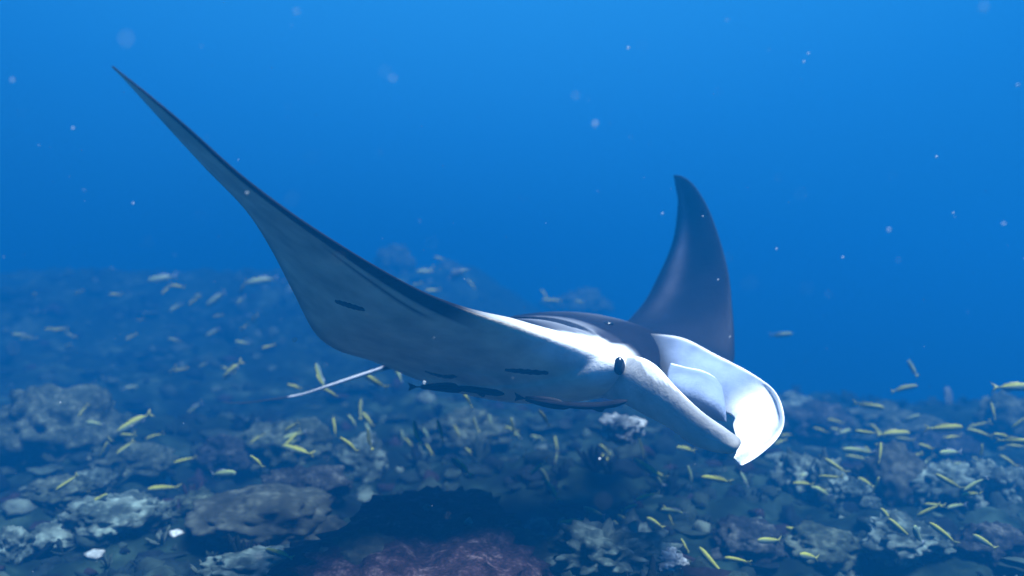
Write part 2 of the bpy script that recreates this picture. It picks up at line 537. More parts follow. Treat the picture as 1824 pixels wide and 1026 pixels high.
def rock(px, base_py, w, h, mat, name, cat, label, group=None, seed=1, rough=.4, knobs=.3, kscale=3.5, sub=5, depth_ratio=.8, lean=0, d=None, sink=.25, freq=1.1):
    if d is None:
        d, g = ground_hit(px, min(base_py, 1290))
        if d is None: d, g = 9, P(px, base_py, 9)
    else:
        g = P(px, base_py, d)
    W = w / FPX * d / 2; H = h / FPX * d
    vs, f = lump_shape(sub, seed, rough, knobs, kscale, freq)
    R = Matrix.Rotation(math.radians(lean), 3, 'Y') @ Matrix.Rotation(seed * 1.9, 3, 'Z')
    base = Vector((g.x, g.y + W * depth_ratio * .6, g.z))
    out = []
    for p in vs:
        q = R @ Vector(p)
        out.append(base + Vector((q.x * W, q.y * W * depth_ratio, (q.z * .5 + .5 - sink) * H / (1 - sink))))
    o = mesh_obj(name, out, [tuple(x) for x in f.tolist()], mat, origin=base)
    tag(o, label, cat, group)
    return o

D, PL, B, G, WH = MAT['coral_dark'], MAT['coral_pale'], MAT['coral_brown'], MAT['coral_green'], MAT['coral_white']
ROCKS = [
 # px, base_py, w, h, mat, name, cat, label, kwargs
 (725,1085,480,92,MAT['mound'],'coral_mound','coral mound','broad dark purple coral mound filling the bottom centre of the reef',dict(seed=3,rough=.34,knobs=.32,kscale=8,depth_ratio=1.5,sink=.5)),
 (455,960,250,75,B,'plate_coral','coral','flat grey-brown shelf coral spreading left of the dark purple mound',dict(seed=5,rough=.3,knobs=.1)),
 (520,985,170,62,B,'plate_coral','coral','rounded grey-brown coral block with a dark pit beside the purple mound',dict(seed=8,rough=.22,knobs=.1)),
 (885,1050,210,85,B,'boulder','rock','smooth grey boulder at the bottom edge in front of the purple mound',dict(seed=11,rough=.18,knobs=.05)),
 (640,1048,150,80,B,'boulder','rock','mottled grey boulder at the bottom edge, left of the smooth grey one',dict(seed=12,rough=.35,knobs=.25)),
 (450,1040,190,42,PL,'coral_rock','rock','low pale rock at the bottom edge under the yellow-finned fish',dict(seed=13,rough=.4)),
 (530,902,150,60,D,'coral_boulder','coral','dark coral head with pale flecks on the left shoulder of the purple mound',dict(seed=14,rough=.4)),
 (170,955,150,55,PL,'coral_rock','rock','pale blue ridge of coral rock in the lower left',dict(seed=15,rough=.45,lean=-14)),
 (220,925,90,42,PL,'coral_rock','rock','small pale rock capping the right end of the lower left ridge',dict(seed=16,rough=.35)),
 (110,985,120,45,PL,'coral_rock','rock','pale rock sloping down at the left foot of the lower left ridge',dict(seed=17,rough=.4,lean=-20)),
 (12,1000,70,55,PL,'coral_rock','rock','pale blue rock cut by the left edge near the bottom',dict(seed=18)),
 (262,940,60,40,PL,'branching_coral','coral','knobbly little coral cluster beside the lower left ridge',dict(seed=19,rough=.5,knobs=1.1,kscale=5,depth_ratio=1)),
 (345,925,95,40,G,'coral_boulder','coral','olive coral head between the knobbly cluster and the grey-brown shelf',dict(seed=20)),
 (90,900,120,42,G,'coral_boulder','coral','dull green coral hump above the lower left ridge',dict(seed=21)),
 (160,872,70,32,PL,'coral_boulder','coral','small grey dome above and right of the dull green hump',dict(seed=22,rough=.2)),
 (70,820,230,110,G,'coral_ridge','coral','large hazy grey-green coral ridge at the left edge',dict(seed=23,rough=.35)),
 (215,850,150,50,G,'coral_boulder','coral','hazy green coral head right of the left edge ridge',dict(seed=24)),
 (290,868,22,22,WH,'coral_fragment','coral','small pale coral lump above the knobbly cluster',dict(seed=25,sub=3)),
 (312,960,22,15,WH,'coral_fragment','coral','tiny bright white fragment in the dark gully at lower left',dict(seed=26,sub=3)),
 (390,942,16,12,WH,'coral_fragment','coral','tiny bright fragment on the front lip of the grey-brown shelf',dict(seed=27,sub=3)),
 (165,995,34,12,WH,'coral_fragment','coral','thin pale fragment below the lower left ridge',dict(seed=28,sub=3)),
 (500,835,150,70,G,'coral_boulder','coral','hazy coral hump behind the dark gully, left of centre',dict(seed=29)),
 (640,850,90,65,PL,'coral_boulder','coral','hazy pale coral outcrop just behind the purple mound',dict(seed=30)),
 (405,845,110,60,D,'coral_boulder','coral','dark blue coral hump in the gully left of centre',dict(seed=31)),
 (1112,778,75,36,WH,'coral_rock','rock','bright pale rock directly under the manta ray chin',dict(seed=32,rough=.4,d=5.6)),
 (893,946,42,26,WH,'coral_fragment','coral','elongated bright white fragment right of the purple mound',dict(seed=33,sub=4,rough=.25,lean=28,depth_ratio=.35)),
 (960,962,44,34,PL,'coral_fragment','coral','small bluish lump right of the elongated white fragment',dict(seed=34,sub=4)),
 (1080,1028,190,70,PL,'coral_rock','rock','jumble of pale lumps at the bottom, right of centre',dict(seed=35,rough=.6,knobs=.9)),
 (1075,965,42,30,PL,'coral_boulder','coral','small round pale lump above the jumble at the bottom',dict(seed=36,sub=4,rough=.2)),
 (1000,975,36,40,PL,'coral_boulder','coral','narrow pale lump just left of two yellow-backed fish',dict(seed=37,sub=4)),
 (1130,980,60,55,PL,'coral_boulder','coral','upright pale knob at the right end of the bottom jumble',dict(seed=38,sub=4)),
 (1190,1018,60,32,WH,'coral_rock','rock','low bright rock at the bottom, right of the jumble',dict(seed=39)),
 (1425,880,70,62,PL,'coral_boulder','coral','pale coral head below and right of the manta ray lobe tip',dict(seed=40,rough=.5,knobs=.7)),
 (1475,895,60,78,PL,'coral_boulder','coral','pale flat-topped coral head right of the one below the lobe tip',dict(seed=41,rough=.45,knobs=.6)),
 (1520,905,70,45,PL,'coral_boulder','coral','low bluish coral lump in front of the big dome coral',dict(seed=42,rough=.5,knobs=.7)),
 (1605,900,105,98,B,'dome_coral','coral','big dome-shaped coral with pale rim on the right',dict(seed=43,rough=.22,knobs=.35)),
 (1560,880,70,50,D,'coral_boulder','coral','dark coral head left against the big dome coral',dict(seed=44)),
 (1700,905,110,70,PL,'coral_boulder','coral','pale knobbly coral between the dome coral and the right edge',dict(seed=45,rough=.5,knobs=.6)),
 (1780,900,90,68,PL,'coral_boulder','coral','ring-shaped pale coral near the right edge',dict(seed=46,rough=.5,knobs=.6)),
 (1690,835,120,62,D,'coral_boulder','coral','dark flat-topped coral behind the big dome coral',dict(seed=47)),
 (1450,800,150,72,D,'coral_boulder','coral','hazy dark coral rise right behind the manta ray head',dict(seed=48)),
 (1600,790,170,60,G,'coral_ridge','coral','hazy green ridge behind the dome coral, far right',dict(seed=49)),
 (1805,800,100,90,G,'coral_boulder','coral','hazy green coral block at the right edge',dict(seed=50)),
 (1420,730,60,26,PL,'coral_boulder','coral','faint pale coral just right of the manta ray lobe',dict(seed=51,sub=4,d=9)),
 (1340,1000,130,60,D,'coral_boulder','coral','dark blue coral hump in the lower right foreground',dict(seed=52)),
 (1480,1010,150,60,G,'coral_boulder','coral','green-grey coral hump along the lower right edge',dict(seed=53)),
 (1640,1000,140,62,PL,'coral_boulder','coral','pale grey coral hump below the dome coral',dict(seed=54,rough=.5,knobs=.5)),
 (1780,1010,130,70,D,'coral_boulder','coral','dark coral hump in the bottom right corner',dict(seed=55)),
 (820,800,150,60,G,'coral_boulder','coral','hazy coral rise below the middle of the manta ray',dict(seed=56)),
 (800,535,70,60,G,'coral_boulder','coral','very faint coral pinnacle behind the manta ray back',dict(seed=57,d=16.5)),
 (700,500,60,60,G,'coral_boulder','coral','very faint coral top showing above the raised wing edge',dict(seed=58,d=16.5)),
 (260,560,160,70,G,'coral_ridge','coral','very faint distant ridge left of the raised wing',dict(seed=59,d=16.5)),
 (440,575,140,80,G,'coral_ridge','coral','very faint distant ridge touching the raised wing edge',dict(seed=60,d=16.5)),
 (1030,560,110,40,G,'coral_ridge','coral','very faint distant ridge behind the manta ray shoulders',dict(seed=61,d=16.5)),
]
for r in ROCKS:
    px, by, w, h, mt, nm, ct, lb, kw = r
    rock(px, by, w, h, mt, nm, ct, lb, **kw)

mo = bpy.data.objects["coral_mound"]
mb = BVHTree.FromPolygons([v.co + mo.location for v in mo.data.vertices], [tuple(f.vertices) for f in mo.data.polygons])
for px, py, w, lb in ((690,890,20,"tiny bright fleck on the upper left face of the purple mound"), (760,905,14,"tiny faint fleck near the top of the purple mound"),
                      (640,960,26,"small pale crust patch low on the left face of the purple mound"), (835,930,16,"faint pale fleck on the right face of the purple mound")):
    q = mb.ray_cast(CAM, (P(px, py, 4) - CAM).normalized())[0]
    if q is not None:
        rock(px, py + w * .25, w, w * .6, PL, 'coral_fragment', 'coral', lb, seed=px % 50 + 2, sub=3, d=(q.y - CAM.y) + .0)
# countless lumps of rubble and encrusted knobs covering the reef: one mass
def build_rubble():
    protos = [(np.array([tuple(p) for p in lump_shape(s, 100 + i, 0.75, .6, 2.5)[0]]), ICO[s][1]) for s in (1, 2) for i in range(7)]
    rs = random.Random(4)
    def sprig():
        vs, fs = [], []
        for b in range(rs.randint(9, 15)):
            az, ti = rs.uniform(0, 6.28), rs.uniform(.05, 1.15)
            dr = Vector((math.sin(ti) * math.cos(az), math.sin(ti) * math.sin(az), math.cos(ti)))
            L = rs.uniform(.7, 1.5); a = dr.orthogonal().normalized(); c2 = a.cross(dr); o = len(vs)
            for t, r in ((0, .13), (.5, .11), (.9, .09), (1, .03)):
                q = dr * L * t + Vector((0, 0, .25 * t * t))
                for k in range(5): an = k * 1.2566; vs.append(tuple(q + (a * math.cos(an) + c2 * math.sin(an)) * r))
            for i in range(3):
                for k in range(5):
                    p, q2 = o + i * 5 + k, o + i * 5 + (k + 1) % 5
                    fs += [(p, q2, q2 + 5), (p, q2 + 5, p + 5)]
        return np.array(vs), np.array(fs)
    def plate():
        vs, fs = [(0, 0, .35)], []
        n = 14; off = rs.uniform(0, 9)
        for ring, (r, z) in enumerate(((.5, .42), (1.1, .55), (1.12, .48), (.4, .2), (.12, -.4))):
            for k in range(n):
                an = 6.2832 * k / n; rr = r * (1 + .25 * math.sin(an * 3 + off) * (ring > 0)); vs.append((rr * math.cos(an), rr * math.sin(an), z + .08 * math.sin(an * 2 + off)))
        for k in range(n): fs.append((0, 1 + k, 1 + (k + 1) % n))
        for i in range(4):
            for k in range(n):
                p, q = 1 + i * n + k, 1 + i * n + (k + 1) % n
                fs += [(p, p + n, q + n), (p, q + n, q)]
        return np.array(vs), np.array(fs)
    extra = [sprig() for _ in range(6)] + [plate() for _ in range(3)]
    rg = np.random.RandomState(5)
    VV, FF, CC = [], [], []; off = 0
    def put(x, y, r, pale, hi):
        nonlocal off
        v, f = protos[rg.randint(7) + (7 if hi else 0)]
        if rg.rand() < .22: v, f = extra[rg.randint(9)]; r = r * 1.5 + .015
        a = rg.rand() * 6.283; ca, sa = math.cos(a), math.sin(a)
        s = np.array((r * rg.uniform(.7, 1.5), r * rg.uniform(.7, 1.5), r * rg.uniform(.4, 1.1)))
        q = v * s
        q = np.stack([q[:, 0] * ca - q[:, 1] * sa, q[:, 0] * sa + q[:, 1] * ca, q[:, 2]], 1)
        q += np.array((x, y, ground_h(x, y) - r * .05))
        VV.append(q); FF.append(f + off); off += len(v)
        CC.append(np.tile(np.array((*pale, 1.0)), (len(v), 1)))
    pal = [(.006, .011, .014), (.010, .020, .020), (.018, .032, .026), (.018, .014, .018), (.024, .042, .034), (.042, .07, .056), (.09, .13, .11)]
    wts = [.26, .22, .16, .12, .12, .08, .04]
    for i in range(4200):
        y = 3.2 + 12.5 * rg.rand() ** 1.5
        x = rg.uniform(-.72, .72) * y
        clus = noise.noise(Vector((x * .8, y * .8, 9)))
        if clus < -.12 and rg.rand() < .6: continue
        r = (.018 + .075 * rg.rand() ** 2.2) * (.75 + .05 * y)
        c = pal[rg.choice(7, p=wts)]
        put(x, y, r, c, y < 7)
    me = bpy.data.meshes.new("rubble")
    V = np.concatenate(VV); Fq = np.concatenate(FF)
    me.vertices.add(len(V)); me.vertices.foreach_set("co", V.astype(np.float32).ravel())
    me.loops.add(Fq.size); me.loops.foreach_set("vertex_index", Fq.astype(np.int32).ravel())
    me.polygons.add(len(Fq)); me.polygons.foreach_set("loop_start", np.arange(0, Fq.size, 3, dtype=np.int32))
    me.polygons.foreach_set("loop_total", np.full(len(Fq), 3, dtype=np.int32))
    me.update(calc_edges=True); me.shade_smooth()
    a = me.color_attributes.new("skin", 'FLOAT_COLOR', 'POINT')
    a.data.foreach_set("color", np.concatenate(CC).astype(np.float32).ravel())
    me.materials.append(skin_mat('rubble_crust', .9, .6, 14, .5))
    o = bpy.data.objects.new("coral_rubble", me); COL.objects.link(o)
    tag(o, kind='stuff')
build_rubble()

# ------------------------------------------------------------------ fish
def fish_parts(deep=.13, back=(.32, .35, .06), side=(.08, .14, .12), belly=(.16, .22, .19), yback=.32, bend=0.0):
    """unit-length fish, nose at +X .5, dorsal +Z"""
    n, seg = 22, 12; vs, cs, fs = [], [], []
    def bx(x): return bend * (x - .1) ** 2 * (1 if x < .1 else .3)
    for i in range(n):
        u = i / (n - 1); x = .5 - u * .84
        hgt = deep * (math.sin(math.pi * min(1, (u * .93 + .015)) ** .72)) ** .75 * (1 - .25 * u) + .011
        if u > .85: hgt = max(hgt * (1 - (u - .85) * 2.5), .017)
        wid = hgt * .55
        for k in range(seg):
            a = 2 * math.pi * k / seg; sz = math.sin(a); cy = math.cos(a)
            vs.append((x, cy * wid + bx(x), sz * hgt * (1 if sz > 0 else .92)))
            m = sm(1 - yback - .25, 1 - yback + .05, sz + .22 * u)
            c = [s + (b - s) * sm(.1, -.7, sz) for s, b in zip(side, belly)]
            c = [q + (y - q) * m for q, y in zip(c, back)]
            cs.append(c)
    for i in range(n - 1):
        for k in range(seg):
            fs.append((i * seg + k, i * seg + (k + 1) % seg, (i + 1) * seg + (k + 1) % seg, (i + 1) * seg + k))
    fs.append(tuple(range(seg))[::-1]); fs.append(tuple((n - 1) * seg + k for k in range(seg)))
    def fin(outline, th):
        o = [(x, bx(x), z) for x, z in outline]; m = len(o)
        v = [(x, y - th, z) for x, y, z in o] + [(x, y + th, z) for x, y, z in o]
        f = [tuple(range(m)), tuple(range(2 * m - 1, m - 1, -1))] + [(i, i + m, (i + 1) % m + m, (i + 1) % m) for i in range(m)]
        return v, f
    tail = fin([(-.31, .018), (-.38, .05), (-.5, .135), (-.455, .05), (-.43, 0), (-.455, -.05), (-.5, -.135), (-.38, -.05), (-.31, -.018)], .004)
    dors = fin([(.20, deep * .80), (.10, deep * 1.32), (-.05, deep * 1.22), (-.22, deep * .85), (-.25, deep * .35), (0, deep * .7)], .003)
    anal = fin([(-.02, -deep * .75), (-.12, -deep * 1.15), (-.24, -deep * .7), (-.25, -deep * .3)], .003)
    pec = fin([(.22, -.01), (.12, -.07), (.07, -.06), (.17, .0)], .003)
    pec = ([(x, y + deep * .5, z) for x, y, z in pec[0]], pec[1])
    return (vs, fs, cs), tail, dors, anal, pec
MAT['fish'] = skin_mat('fish_skin', .45, .2, 12, .05)
MAT['fin'] = plain_mat('yellow_fin', (.28, .31, .06), .5)
MAT['fin_grey'] = plain_mat('blue_grey_fin', (.18, .24, .28), .5)
MAT['fish_eye'] = plain_mat('fish_eye', (.01, .01, .012), .2)
def mk_mesh(name, vs, fs, mat, cs=None):
    me = bpy.data.meshes.new(name); me.from_pydata(vs, [], fs); me.shade_smooth(); me.materials.append(mat)
    if cs:
        a = me.color_attributes.new("skin", 'FLOAT_COLOR', 'POINT')
        a.data.foreach_set("color", np.array([(*c, 1) for c in cs], dtype=np.float32).ravel())
    return me
def eye_mesh(deep, nm='eye'):
    bm = bmesh.new()
    for s in (-1, 1):
        bmesh.ops.create_icosphere(bm, subdivisions=1, radius=.016, matrix=Matrix.Translation((.40, s * deep * .36, .018)))
    me = bpy.data.meshes.new(nm); bm.to_mesh(me); bm.free(); me.materials.append(MAT['fish_eye']); return me
KINDS = []
for k, (deep, bend, kw) in enumerate([(.105, .22, {}), (.10, -.28, {}), (.11, .08, dict(yback=.45)),
        (.12, .3, dict(back=(.26, .34, .14), side=(.10, .17, .13), belly=(.14, .22, .16), yback=.35)), (.24, .1, dict(back=(.10, .12, .12), side=(.08, .1, .12), belly=(.16, .18, .2)))]):
    bd, tl, ds, an, pc = fish_parts(deep, bend=bend, **kw)
    yel = k < 3
    KINDS.append([('body', mk_mesh('fish_body', bd[0], bd[1], MAT['fish'], bd[2])),
                  ('tail_fin', mk_mesh('fish_tail', *tl, MAT['fin'] if yel else MAT['fin_grey'])),
                  ('dorsal_fin', mk_mesh('fish_dorsal', *ds, MAT['fin'] if yel else MAT['fin_grey'])),
                  ('anal_fin', mk_mesh('fish_anal', *an, MAT['fin_grey'])),
                  ('pectoral_fin', mk_mesh('fish_pectoral', *pc, MAT['fin_grey'])),
                  ('eyes', eye_mesh(deep))])

def fish(px, py, ang, length_px, d, kind, label, yaw=0.0, roll=0.0, group="yellow-tailed fish schooling over the reef", few=False):
    """ang: direction of the nose in the picture, degrees anticlockwise from right"""
    L = length_px * 1.1 / FPX * d / max(.3, math.cos(math.radians(yaw)))
    a, ps = math.radians(ang), math.radians(yaw)
    X = Vector((math.cos(a) * math.cos(ps), math.sin(ps), math.sin(a) * math.cos(ps))).normalized()
    if abs(X.z) < .85:
        up = Vector((0, -.25, 1)) 
    else:
        up = Vector((-.55, -.8, .1))
    Y = up.cross(X).normalized(); Z = X.cross(Y)
    M = Matrix((X, Y, Z)).transposed() @ Matrix.Rotation(math.radians(roll), 3, 'X')
    p = P(px, py, d)
    gh = ground_h(p.x, p.y)
    if p.z < gh + .05:                       # stay above the reef
        d2, g = ground_hit(px, py)
        if d2: 
            L *= (d2 - .35) / d; p = P(px, py, d2 - .35)
    r = empty("fish", p)
    r.rotation_euler = M.to_euler(); r.scale = (L, L, L)
    tag(r, label, "fish", group)
    for nm, me in (KINDS[kind][:2] if few else KINDS[kind]):
        o = bpy.data.objects.new(nm, me); COL.objects.link(o); o.parent = r
    return r

Y0, Y1, Y2, GR, DK = 0, 1, 2, 3, 4
FISH = [
 (822,832,135,46,4.6,Y0,"bright yellow-backed fish angled nose up below the manta belly, above the purple mound"),
 (786,769,105,44,4.9,Y0,"steep slim fish, right one of the upright pair under the manta belly"),
 (743,772,108,40,4.9,Y1,"steep yellow-tailed fish, left one of the upright pair under the manta belly"),
 (834,713,128,32,5.4,Y0,"small slanting fish just below the dark remora under the belly"),
 (970,745,125,32,5.4,Y0,"small slanting fish under the right-hand remora"),
 (983,874,122,44,4.9,Y2,"yellow-green fish diving between the purple mound and the pale jumble"),
 (960,833,215,34,5.4,Y1,"dim yellow fish slanting left, above the diving yellow-green one"),
 (990,824,80,28,6.0,GR,"thin dim upright fish beside the dim yellow slanting one"),
 (953,786,50,24,7.0,GR,"faint little fish under the belly, near the small upright dim one"),
 (874,758,92,36,7.5,GR,"ghostly upright fish fading out below the manta belly"),
 (1022,930,182,48,4.5,Y2,"level fish with bright yellow back, upper of two over the pale jumble"),
 (1024,957,196,50,4.4,Y2,"yellow-backed fish tilted down left, lower of two over the pale jumble"),
 (1117,927,150,38,5.2,Y1,"dull brownish fish above the upright pale knob"),
 (749,1005,135,56,3.9,Y0,"large yellowish fish slanting at the bottom edge before the purple mound"),
 (915,1010,40,40,4.0,Y2,"olive fish resting over the smooth grey boulder at the bottom edge"),
 (1156,837,148,60,4.9,Y1,"greenish fish slanting left below the manta chin"),
 (1231,850,108,44,5.0,GR,"upright grey-green fish below the shaded head lobe"),
 (1277,854,172,52,4.9,Y2,"long level green-yellow fish under the white lobe tip"),
 (1221,800,165,34,5.6,Y0,"small fish right beneath the shaded near head lobe"),
 (1328,855,120,30,5.8,GR,"dim little fish slanting just right below the lobe tip"),
 (1200,910,175,44,5.3,GR,"grey-green level fish over the dark hollow, right of centre"),
 (1221,972,120,28,4.8,Y2,"small olive fish near the bottom, right of centre"),
 (1431,862,178,34,5.6,Y2,"small yellow fish in front of the pale coral head below the lobe"),
 (1625,657,128,36,6.0,Y0,"slanting fish alone in open blue water at upper right, tail down"),
 (1609,692,14,42,6.2,Y1,"level fish just below the slanting lone one at right"),
 (1546,723,-6,44,6.0,Y0,"pale fish left below the two in open water at right"),
 (1390,597,8,34,7.5,GR,"faint fish in blue water right of the dark far wing"),
 (1617,748,28,36,7.0,GR,"dim arched fish above the green ridge at right"),
 (1544,771,172,38,5.4,Y1,"white-nosed fish hovering above the coral on the right"),
 (1590,773,4,52,5.8,Y2,"green-yellow fish trailing the white-nosed one"),
 (1680,763,2,64,5.4,Y2,"long yellow-backed fish along the top of the green ridge"),
 (1806,690,3,64,5.0,Y0,"large level fish cut by the right edge, highest there"),
 (1770,733,100,30,5.6,Y2,"stubby yellow fish at right beneath the large edge fish"),
 (1785,776,170,34,5.2,Y0,"bright-headed small fish near the right edge over the hazy block"),
 (1806,786,2,52,5.0,Y2,"level fish cut by the right edge, below the bright-headed one"),
 (1568,808,75,34,5.2,Y2,"upright bright yellow fish at the left rim of the dome coral"),
 (1529,803,176,50,5.5,GR,"level grey-green fish left of the upright yellow one"),
 (1692,806,180,40,5.2,GR,"level grey fish above the dark flat-topped coral"),
 (1651,797,160,34,5.8,Y1,"brownish fish directly above the dome coral"),
 (1748,806,95,30,5.4,Y2,"short upright yellow fish between the dark coral and the right edge"),
 (1560,866,85,34,4.9,Y2,"yellow fish partly upright before the dome coral foot"),
 (1692,860,150,44,4.9,Y1,"green-grey fish over the knobbly coral right of the dome"),
 (1690,714,88,44,9.0,DK,"faint dark deep-bodied fish in open water on the right"),
 (1640,830,20,30,6.5,GR,"dim fish in front of the upper dome coral"),
 (1730,880,178,40,4.7,Y2,"olive fish low over the knobbly right coral"),
 (241,752,212,54,5.6,Y0,"clear yellow-tailed fish tilted nose down in open water at left"),
 (414,659,222,44,6.4,Y1,"pale slanting fish left of the raised wing tip of the tail"),
 (190,798,235,46,6.0,Y2,"olive fish diving steeply over the left hazy ridge"),
 (264,817,200,28,6.6,GR,"small greenish fish over the hazy ground at left"),
 (228,692,10,30,9.0,GR,"faint smudge-like fish above the clear yellow-tailed one"),
 (349,728,220,44,8.6,GR,"faint greenish fish in mid water at left, below the tail tip"),
 (314,607,170,30,9.5,GR,"very faint fish in blue water far left of the wing"),
 (386,532,215,42,9.0,GR,"faint slanting fish high on the left near the wing edge"),
 (290,496,190,42,10,GR,"faint level fish, highest of those on the left"),
 (468,500,190,44,9.6,GR,"faint level fish touching the raised wing trailing edge"),
 (381,592,210,30,9.8,GR,"faint slanting fish midway down beside the wing"),
 (41,598,175,34,8.5,GR,"pale level fish near the left edge"),
 (170,752,185,26,8.0,GR,"pale little fish just left of the clear yellow-tailed one"),
 (571,672,110,46,5.4,Y1,"yellowish upright fish crossing behind the white tail"),
 (590,700,150,26,5.8,Y0,"small pale fish under the middle of the white tail"),
 (525,689,165,26,6.2,Y2,"small olive fish at the far end of the white tail"),
 (668,680,145,48,5.8,Y1,"yellow-green fish right below the tail root"),
 (710,668,125,32,6.0,GR,"grey fish between the tail root and the remora"),
 (622,792,142,38,5.0,Y0,"slanting yellow fish left of the small upright one below the tail"),
 (659,783,95,40,5.0,Y1,"slender upright fish below the tail root, over the hazy outcrop"),
 (530,803,168,56,5.2,Y1,"green-gold fish with bright tail gliding over the left gully"),
 (458,822,135,30,4.8,Y0,"short bright slanting fish over the dark coral hump in the gully"),
 (395,845,10,52,5.2,GR,"broad dim fish over the gully, left of the short bright one"),
 (499,987,165,50,3.9,Y2,"yellow-finned fish over the low pale rock at the bottom"),
 (120,868,20,60,5.4,Y1,"dull olive fish over the green hump at lower left"),
 (172,893,32,44,4.8,Y1,"curved olive fish just above the lower left ridge"),
 (812,490,30,32,10.5,DK,"faint brownish fish above the manta ray back ridge"),
 (757,484,180,26,10,GR,"faint thin fish hovering over the raised wing edge"),
 (1700,828,5,36,6.0,GR,"grey fish low behind the dark flat-topped coral"),
 (1120,905,20,30,5.8,Y2,"dim olive fish over the hollow above the dull brownish one"),
 (1503,770,10,30,7.0,GR,"dim fish at the foot of the hazy rise behind the manta head"),
]
for k, f in enumerate(FISH):
    rr = random.Random(k * 7 + 1)
    fish(*f[:5], f[5], f[6], yaw=rr.uniform(-25, 25), roll=rr.uniform(-20, 20),
         group=None if f[5] == DK else "yellow-tailed fish schooling over the reef")

# the rest of the school: small fish too alike to tell apart, each still its own object
def small_school():
    rg = random.Random(21)
    def area(n, x0, x1, y0, y1, dn, df, label, heading):
        for i in range(n):
            px, py = rg.uniform(x0, x1), rg.uniform(y0, y1)
            d = rg.uniform(dn, df)
            p = P(px, py, d)
            if p.z < ground_h(p.x, p.y) + .12:
                d2, g = ground_hit(px, py)
                if d2 is None: continue
                d = d2 - .3
            fish(px, py, heading + rg.gauss(0, 26), rg.uniform(.15, .21) / d * FPX * .75, d, rg.choice((0, 1, 2, 2, 3)), label,
                 yaw=rg.uniform(-40, 40), roll=rg.uniform(-15, 15), group="small yellow fish of the hazy school", few=True)
    area(7, 30, 170, 520, 640, 7.5, 10, 'small blurred fish in hazy water near the left edge', 200)
    area(7, 180, 320, 510, 600, 8, 11, 'small blurred fish in hazy water under the far left wing tip', 200)
    area(7, 330, 470, 510, 600, 8, 10.5, 'small blurred fish close beside the trailing edge of the raised wing', 200)
    area(6, 250, 480, 610, 680, 7, 9, 'small blurred fish left of the white tail, in mid water', 200)
    area(6, 30, 190, 690, 780, 6.2, 7.5, 'small yellowish fish over the hazy ridge at the left edge', 200)
    area(5, 200, 340, 770, 840, 5.8, 7, 'small yellowish fish over the hazy ground left of the gully', 200)
    area(6, 360, 560, 740, 800, 5.8, 7, 'small yellowish fish below the white tail, above the gully', 190)
    area(4, 60, 300, 850, 900, 4.8, 5.6, 'small olive fish above the lower left coral ridge', 190)
    area(6, 560, 720, 720, 800, 6, 7.5, 'small yellowish fish under the tail root of the manta ray', 120)
    area(7, 730, 880, 720, 830, 5.6, 7.5, 'small yellowish fish under the middle of the manta belly', 110)
    area(6, 890, 1050, 760, 850, 5.5, 7.5, 'small yellowish fish left of the bright pale rock under the chin', 130)
    area(5, 1060, 1200, 790, 880, 5.2, 6.5, 'small yellowish fish right below the bright pale rock under the chin', 150)
    area(6, 1390, 1500, 740, 800, 6.5, 8.5, 'small dim yellow fish just right of the white head lobe', 175)
    area(7, 1500, 1600, 760, 830, 5.6, 7.5, 'small yellow fish left of and above the dome coral', 178)
    area(7, 1610, 1710, 760, 830, 5.6, 7.5, 'small yellow fish crowding directly behind the dome coral', 178)
    area(8, 1710, 1824, 740, 860, 5.2, 7.0, 'small yellow fish streaming in from the right edge', 180)
    area(6, 1420, 1580, 830, 890, 4.8, 5.8, 'small yellow fish before the corals below the lobe tip', 175)
    area(5, 1640, 1800, 860, 910, 4.6, 5.6, 'small yellow fish low before the knobbly corals at right', 175)
    area(7, 700, 860, 455, 520, 9, 11, 'small faint fish above the leading edge near the manta back', 190)
    area(4, 960, 1090, 515, 540, 9, 11, 'small faint fish just above the manta shoulders', 190)
    area(5, 1010, 1200, 880, 980, 4.4, 5.2, 'small olive fish over the dark hollow below the manta chin', 160)
    area(5, 1230, 1500, 920, 1010, 4.2, 5.2, 'small olive fish along the bottom under the white lobe tip', 170)
    area(5, 1540, 1800, 920, 1010, 4.2, 5.2, 'small olive fish along the bottom right corals', 170)
small_school()

